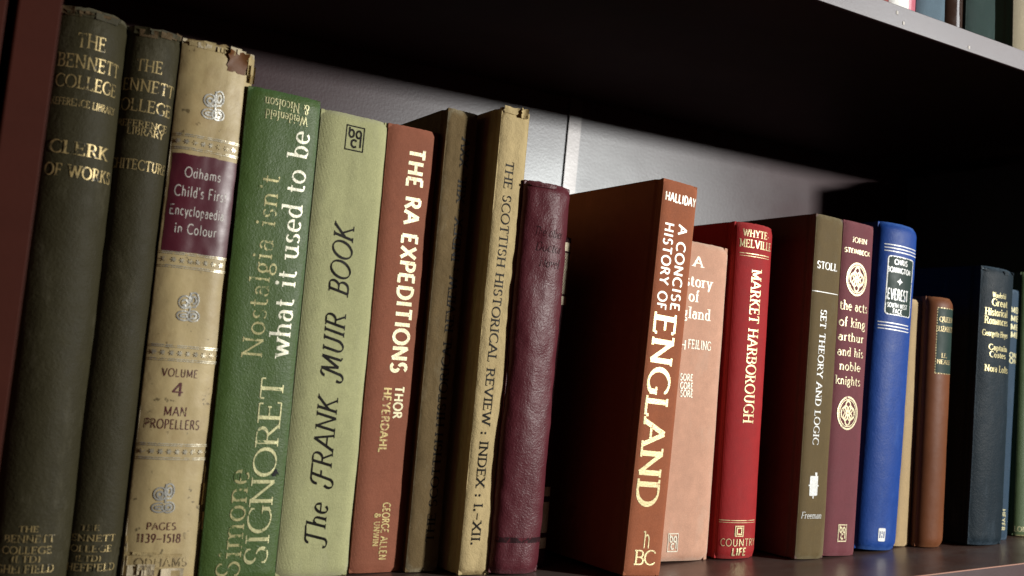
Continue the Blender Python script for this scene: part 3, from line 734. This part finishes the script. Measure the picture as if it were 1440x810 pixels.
# 11 --- concise history
EN = (.35, .112, .052)
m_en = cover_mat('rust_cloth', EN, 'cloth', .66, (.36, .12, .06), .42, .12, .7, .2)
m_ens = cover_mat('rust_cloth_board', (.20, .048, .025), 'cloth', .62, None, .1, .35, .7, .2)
g11 = foil('pale_gold_on_rust', (.86, .74, .40), EN, .03, .35, .38); w11 = foil('cream_on_rust', (.90, .86, .72), EN, .03, .1)
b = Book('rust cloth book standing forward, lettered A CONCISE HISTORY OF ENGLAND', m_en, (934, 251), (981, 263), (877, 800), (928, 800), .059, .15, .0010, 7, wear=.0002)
b.hline('HALLIDAY', 935, 978, 286, 12, SANSB, w11)
b.vline('A CONCISE', 316, 436, 948.5, 960.5, Style(.18, .15, 0, 0, .16), w11); b.vline('HISTORY OF', 312, 434, 929.5, 942, Style(.18, .15, 0, 0, .16), w11)
b.vline('ENGLAND', 440, 711, 907.5, 937.5, Style(.17, .09, .04, 0, .12), g11)
b.shape('publisher_mark', 909, 759, 12, [seg(-.35, 1, -.35, -1, .10), circ(.05, .0, .42, .55, .11, 150, 0, 14), seg(.47, 0, .47, -1, .10), seg(-.7, .9, -.35, 1, .07)], g11, .8)
b.hline('BC', 891, 920, 794, 20, Style(.13, .09, .03, 0, .02), g11)
# 12 --- pink
PK = (.64, .365, .255)
m_pk = cover_mat('faded_salmon_cloth', PK, 'cloth', .72, (.62, .44, .34), .35, .12, .8, .15)
b = Book('faded salmon cloth History of England partly behind the rust book', m_pk, (927, 330), (1024, 349), (893, 788), (993, 786), .085, .15, .0028, 5, wear=.0003, capin=.0025)
w12 = foil('faded_cream_print', (.84, .80, .64), PK, .05, .1)
for s, x0, x1, yb, cap, st in (('A', 975, 988, 375, 14, ROMANB), ('History', 944, 1001, 402, 16, ROMANB), ('of', 968, 982, 424, 16, ROMANB), ('England', 938, 998, 447, 16, ROMANB)): b.hline(s, x0, x1, yb, cap, st, w12)
b.hline('KEITH', 928, 964, 489, 12, Style(.17, .12, .03, 0, .10), w12); b.hline('FEILING', 967, 999, 491, 12, Style(.17, .12, .03, 0, .10), w12)
for yb, q in ((535, 'SORE'), (547, 'GORE'), (558, 'SORE')): b.hline(q, 956, 974, yb, 9, SANSB, w12)
bpc(b, 946, 763, 12.5, w12, .10, .8)
# 13 --- red
RD = (.36, .024, .026)
m_rd = cover_mat('red_cloth', RD, 'cloth', .60, (.40, .05, .05), .42, .12, .6, .2)
g13 = foil('gold_on_red', (.85, .72, .40), RD, .08, .3)
b = Book('bright red cloth novel lettered MARKET HARBOROUGH in gold', m_rd, (1033, 309), (1087, 321), (1005, 788), (1058, 788), .079, .15, .0065, 2, wear=.0003, capin=.0025)
b.hline('WHYTE-', 1045, 1081, 334, 10, ROMANB, g13); b.hline('MELVILLE', 1040, 1083, 349, 11, ROMANB, g13)
b.rule(357.5, 1040, 1081, g13); b.rule(361, 1040, 1081, g13, .0003)
b.vline('MARKET HARBOROUGH', 379, 594, 1051, 1064.5, ROMANB, g13)
b.rule(732, 1011, 1060, g13); b.rule(735, 1011, 1060, g13, .0003)
b.shape('square_emblem', 1039.5, 747, 7, frame(-1, -1, 1, 1, .10) + frame(-.55, -.6, .55, .6, .14), g13, .8)
b.hline('COUNTRY', 1013, 1059, 768, 10, SANS, g13); b.hline('LIFE', 1029, 1048, 781, 10, SANSB, g13)
# 14 --- set theory
ST = (.135, .096, .044)
m_st = cover_mat('olive_brown_cloth', ST, 'cloth', .66, (.17, .14, .08), .42, .1, .6, .25)
m_sts = cover_mat('olive_brown_board', (.10, .055, .040), 'cloth', .6, None, .1, .3, .6, .2)
w14 = foil('silver_white', (.84, .85, .82), ST, .03, .1)
b = Book('olive brown cloth textbook lettered SET THEORY AND LOGIC in white', m_st, (1147, 301), (1187, 309), (1119, 786), (1155, 788), .062, .155, .0016, 6, wear=.0003, side=m_sts)
b.hline('STOLL', 1149, 1177, 379, 10, ROMANB, w14); b.rule(411, 1139, 1178, w14, .0005)
b.vline('SET THEORY AND LOGIC', 435, 625, 1148.5, 1156.5, ROMANB, w14)
P = [seg(-.55, y, .5, y + .02, .10) for y in (-.75, -.55, -.35, -.15, .1, .3, .5, .7)] + [seg(-.55, -.8, -.55, .75, .07), seg(.55, -.8, .55, .8, .09), seg(.0, -1.05, .0, .8, .08), seg(-.8, .02, .8, .0, .06), seg(.3, .3, .3, 1.1, .16)]
b.shape('book_emblem', 1144, 683, 17, P, w14, .8); b.hline('Freeman', 1126, 1154, 729, 9, ITALS, w14)
# 15 --- arthur
AR = (.165, .048, .058)
m_ar = cover_mat('dusty_plum_cloth', AR, 'cloth', .64, (.19, .07, .08), .42, .12, .6, .2)
g15 = foil('pale_gold_on_plum', (.78, .68, .44), AR, .08, .3)
b = Book('dusty plum cloth book with two gold roundels and uncial title lettering', m_ar, (1185, 311), (1230, 319), (1157, 785), (1198, 783), .062, .15, .0020, 5, wear=.0002)
b.hline('JOHN', 1198, 1219, 342, 7, ROMANB, g15); b.hline('STEINBECK', 1187, 1223, 357, 6, SANSB, g15)
for s, x0, x1, yb, cap in (('the acts', 1180, 1219, 437, 13), ('of king', 1179, 1216, 460, 13), ('arthur', 1178, 1214, 480, 12), ('and his', 1177, 1213, 501, 12), ('noble', 1180, 1209, 521, 12), ('knights', 1174, 1209, 541, 12)): b.hline(s, x0, x1, yb, cap, UNC, g15)
for px, py in ((1204.6, 393), (1191.7, 581)):
    P = [circ(0, 0, 1, 1, .06), circ(0, 0, .85, .85, .03)] + [circ(.42 * math.cos(math.radians(a)), .42 * math.sin(math.radians(a)), .26, .34, .055, 0, 360, 16) for a in (0, 90, 180, 270)] + [circ(.34 * math.cos(math.radians(a)), .34 * math.sin(math.radians(a)), .22, .22, .045, 0, 360, 14) for a in (45, 135, 225, 315)] + [circ(0, 0, .14, .14, .07, 0, 360, 12)]
    b.shape('gold_roundel', px, py, 22.5, P, g15, .92)
bpc(b, 1184, 749.5, 11.5, g15, .11, .8)
# 16 --- blue
BL_ = (.010, .054, .27)
m_bl = cover_mat('royal_blue_cloth', BL_, 'pebble', .50, (.04, .11, .36), .42, .18, .3, .25)
b = Book('royal blue book with a dark title panel lettered EVEREST', m_bl, (1233, 316), (1292, 325), (1203, 781), (1256, 779), .062, .15, .0090, 2, wear=.0004, capin=.003)
w16 = foil('white_foil', (.88, .89, .86), BL_, .02, .1)
for y in (346, 350.5, 355): b.rule(y, 1243.5, 1287.5, w16, .0007)
for y in (454.5, 459, 463.5): b.rule(y, 1234, 1277, w16, .0007)
sA, vA = b.sv(1249, 359); sB, vB = b.sv(1278, 447); sC, _ = b.sv(1282, 380); sD, _ = b.sv(1242, 430)
dp = cover_mat('dark_green_panel', (.020, .040, .034), 'smooth', .5, None, .1, .12, .5, .1)
ss0 = (sA + sD) / 2 + .02; ss1 = (sC + sB) / 2 + .02
b.patch('title_panel', ss0, ss1, vB, vA, dp)
al = b.arc(); r = .0022; hw = .00045
X0, X1, Y0, Y1 = ss0 * al, ss1 * al, vB, vA
P = [seg(X0 + r, Y0, X1 - r, Y0, hw, 8), seg(X0 + r, Y1, X1 - r, Y1, hw, 8), seg(X0, Y0 + r, X0, Y1 - r, hw, 8), seg(X1, Y0 + r, X1, Y1 - r, hw, 8),
     circ(X0 + r, Y0 + r, r, r, hw, 180, 270, 6), circ(X1 - r, Y0 + r, r, r, hw, 270, 360, 6), circ(X1 - r, Y1 - r, r, r, hw, 0, 90, 6), circ(X0 + r, Y1 - r, r, r, hw, 90, 180, 6)]
b.ribbons('panel_border', P, lambda x, y: (x / al, y), w16)
for s, x0, x1, yb, cap, st in (('CHRIS', 1258, 1276, 373, 7, SANSB), ('BONINGTON', 1248, 1280, 384, 7, SANSB), ('EVEREST', 1247, 1276, 422, 15, Style(.24, .12, 0, 0, .10)), ('SOUTH WEST', 1247, 1275, 433, 6, SANSB), ('FACE', 1255, 1268, 441, 6, SANSB)): b.hline(s, x0, x1, yb, cap, st, w16)
b.shape('diamond_mark', 1265.6, 396.5, 5, [[(-.9, 0, .02), (0, 0, .55), (.9, 0, .02)], [(0, -1, .02), (0, 0, .4), (0, 1, .02)]], w16)
b.shape('square_mark', 1240, 752, 9.5, [seg(-.6, y, .6, y, .13) for y in (-.85, -.62, .62, .85)] + [seg(-.62, -.9, -.62, .9, .10), seg(.62, -.9, .62, .9, .10), seg(-.2, -.6, -.2, .6, .10), seg(.2, -.6, .2, .6, .10), seg(-.2, 0, .2, 0, .1)], w16, .8)
# 17 --- slim tan
TN = (.42, .30, .155)
m_tn = cover_mat('tan_paper', TN, 'paper', .75, None, .2, .25, 1, .2)
b = Book('slim plain tan book tucked between the blue and the brown books', m_tn, (1282, 419), (1299.5, 424), (1256, 768), (1278, 768), .073, .13, .0012, 5, wear=.0002)
# 18 --- brown
BN = (.145, .048, .018)
m_bn = cover_mat('chestnut_leather', BN, 'smooth', .48, (.20, .08, .035), .3, .16, 1, .3)
b = Book('small chestnut brown book with a dark gold-edged title panel', m_bn, (1303, 417), (1340, 422), (1286, 767), (1325.5, 767), .060, .13, .0085, 2, wear=.0003, capin=.003)
gb = foil('dull_gold', (.55, .44, .22), BN, .12, .3)
sA, vA = b.sv(1325, 433); _, vB = b.sv(1320, 525); 
b.patch('title_panel', .27, .93, vB, vA, dp); al = b.arc()
X0, X1, Y0, Y1 = .27 * al, .93 * al, vB, vA
dots = []
def dotrow(x0, y0, x1, y1, n):
    for k in range(n):
        a = k / n; c = (k + .55) / n; dots.append(seg(x0 + (x1 - x0) * a, y0 + (y1 - y0) * a, x0 + (x1 - x0) * c, y0 + (y1 - y0) * c, .0003, 2))
dotrow(X0, Y0, X0, Y1, 24); dotrow(X0, Y0, X1, Y0, 10); dotrow(X0, Y1, X1, Y1, 10); dotrow(X1, Y0, X1, Y1, 24)
b.ribbons('panel_border', dots, lambda x, y: (x / al, y), gb)
for s, x0, x1, yb, cap in (('QUEEN', 1321, 1338, 453, 7), ('ELIZABETH', 1316, 1338, 466, 7), ('J.E.', 1323, 1331, 503, 6), ('NEALE', 1317, 1335, 512, 6)): b.hline(s, x0, x1, yb, cap, ROMANB, gb)
# 19 --- navy
NV = (.006, .015, .023)
m_nv = cover_mat('navy_leather', NV, 'pebble', .58, (.06, .09, .12), .2, .14, .5, .3)
gn = foil('gold_on_navy', (.70, .62, .32), NV, .06, .3)
b = Book('wide navy book with gold lettering on its scuffed spine', m_nv, (1379, 375), (1427, 383), (1362, 769), (1406, 768), .050, .15, .0050, 2.6, wear=.0004, rag=.0004, capin=.0025)
for s, x0, x1, yb, cap in (('Wonderful', 1396, 1414, 419, 7), ('Great', 1395, 1416, 431, 10), ('Historical', 1385, 1416, 444, 10), ('Romances', 1384, 1416, 456, 10), ('Georgette Heyer', 1381, 1416, 473, 8), ('Captain', 1390, 1415, 493, 8), ('Coates', 1391, 1413, 503, 8), ('Nora Lofts', 1384, 1416, 523, 9)): b.hline(s, x0, x1, yb, cap, ROMANB, gn)
m_sc = cover_mat('scuffed_blue_grey', (.10, .14, .17), 'paper', .6, None, .3, .2, 1, .4)
frays([(1383, 378), (1425, 386)], 6, .005, .0016, .0003, (m_nv, m_sc), 2, 2)
# 20 --- slate
SL = (.026, .052, .085)
m_sl = cover_mat('slate_blue_cloth', SL, 'cloth', .6, None, .2, .12, .5, .2)
b = Book('narrow slate blue book beside the navy one', m_sl, (1418, 405), (1434, 409), (1402, 766), (1414, 766), .064, .15, .0012, 4, wear=.0002)
gs = foil('dull_gold_on_slate', (.60, .56, .32), SL, .1, .2)
for yb in (440, 452, 464, 475): b.hline('MB', 1421, 1431, yb, 8, SANSB, gs)
for yb in (503, 511): b.hline('ON', 1419, 1428, yb, 7, SANSB, gs)
b.vline('HEYER', 716, 746, 1408, 1413, SANSB, gs)
# 21 --- green far right
GG = (.055, .095, .030)
m_gg = cover_mat('moss_green_cloth', GG, 'cloth', .55, None, .2, .4, .5, .25)
b = Book('moss green book cut by the right edge with a pale band at its foot', m_gg, (1436, 384), (1478, 390), (1424, 764), (1466, 764), .066, .15, .0080, 2, wear=.0002)
gg = foil('pale_band', (.42, .40, .20), GG, .1, .1)
_, v0 = b.sv(1433, 761); _, v1 = b.sv(1433, 752); b.patch('foot_band', .1, .95, v0, v1, gg)
b.hline('LONDON', 1426, 1462, 748, 7, ROMANB, gs)
# two unseen tall books, added right of the view to shadow the back panel
xr = b.org.x + b.w
m_bk = cover_mat('black_cloth', (.02, .018, .018), 'cloth', .6, None, .1, .3, .6, .2)
def plain_book(label, x, y, w, h, d, mat, z=0.0, bulge=.002, pw=5, group='books standing in a row on the shelf', side=None):
    B = Book.__new__(Book); B.ex = Vector((1, 0, 0)); B.ez = Vector((0, 0, 1))
    B.w, B.h, B.d, B.bulge, B.pw, B.y = w, h, d, bulge, pw, y; B.wear, B.rag, B.capin, B.seed = .0003, 0, .002, random.random() * 50
    B.org = Vector((x, y + bulge, z)); B.e = thing('book', label, 'book', group, B.org); B.mat = mat; B.side = side or mat; B.lift = .00001; B.build(); return B

plain_book('tall black folio book added unseen beyond the row to shade the back panel', .955, .035, .05, .345, .24, m_bk)
plain_book('tall dark folio book added unseen next to the black one to shade the back panel', 1.007, .040, .06, .350, .24, m_nv)
# ------------------------------------------------------------------ upper shelf books
UZ = .3737
def upx(px, py, y): return on_y(px, py, y).x
UP = 'books on the upper shelf'
def ub(label, xl, xr, py, y, mat, h=.23, bulge=.003, pw=4):
    x0 = on_y(xl, py, y); x1 = on_y(xr, py, y)
    return plain_book(label, x0.x - .004, y, x1.x - x0.x, h, .15, mat, UZ, bulge, pw, UP)
y_ = .035
M1 = cover_mat('faded_red_upper', (.30, .07, .06), 'cloth', .6); M2 = cover_mat('glossy_pink_jacket', (.50, .13, .17), 'smooth', .22, None, .1, .6, .3, .1)
M3 = cover_mat('blue_grey_cloth', (.10, .15, .19), 'cloth', .6); M4 = cover_mat('dark_brown_gloss', (.035, .018, .012), 'smooth', .16, None, .1, .7, .3, .2)
M5 = cover_mat('bottle_green_cloth', (.018, .038, .034), 'cloth', .55); M6 = cover_mat('buff_upper', (.30, .26, .18), 'cloth', .65)
ub('faded red book on the upper shelf, leftmost sliver in view', 1236, 1257, 0, y_, M1)
B = ub('pink jacketed book with a white foot label on the upper shelf', 1258, 1297, 8, y_, M2)
wl = foil('white_label', (.86, .86, .82), None, 0, 0, .5); B.patch('foot_label', .02, .62, .0005, .028, wl)
B = ub('blue grey cloth book on the upper shelf with a small gold mark', 1298, 1338, 16, y_, M3)
gu = foil('gold_mark', (.60, .50, .26), None, 0, .3); s = .42; al = B.arc()
B.ribbons('gold_mark', [seg(s * al + .003 * math.cos(a) * .2, .011 + .003 * math.sin(a) * .2, s * al + .003 * math.cos(a), .011 + .003 * math.sin(a), .0002) for a in [k * math.pi / 4 for k in range(8)]], lambda x, y: (x / al, y), gu)
B = ub('glossy dark brown book with gold bands on the upper shelf', 1339, 1366, 26, y_, M4, .23, .0070, 2)
gB = foil('bright_gold_band', (.80, .68, .36), None, 0, .5, .25); 
for v0, v1 in ((.0105, .0113), (.0165, .0173)): B.patch('gold_band', .03, .97, v0, v1, gB, nz=1)
al = B.arc(); B.ribbons('gold_key', [seg(x * al, .0128, x * al + .0008, .0150, .0003) for x in [k / 14 for k in range(1, 14)]], lambda x, y: (x / al, y), gB)
ub('wide bottle green cloth book on the upper shelf', 1367, 1408, 40, y_ - .002, M5)
B = ub('buff cloth book at the right edge of the upper shelf', 1433, 1470, 60, .040, M6)
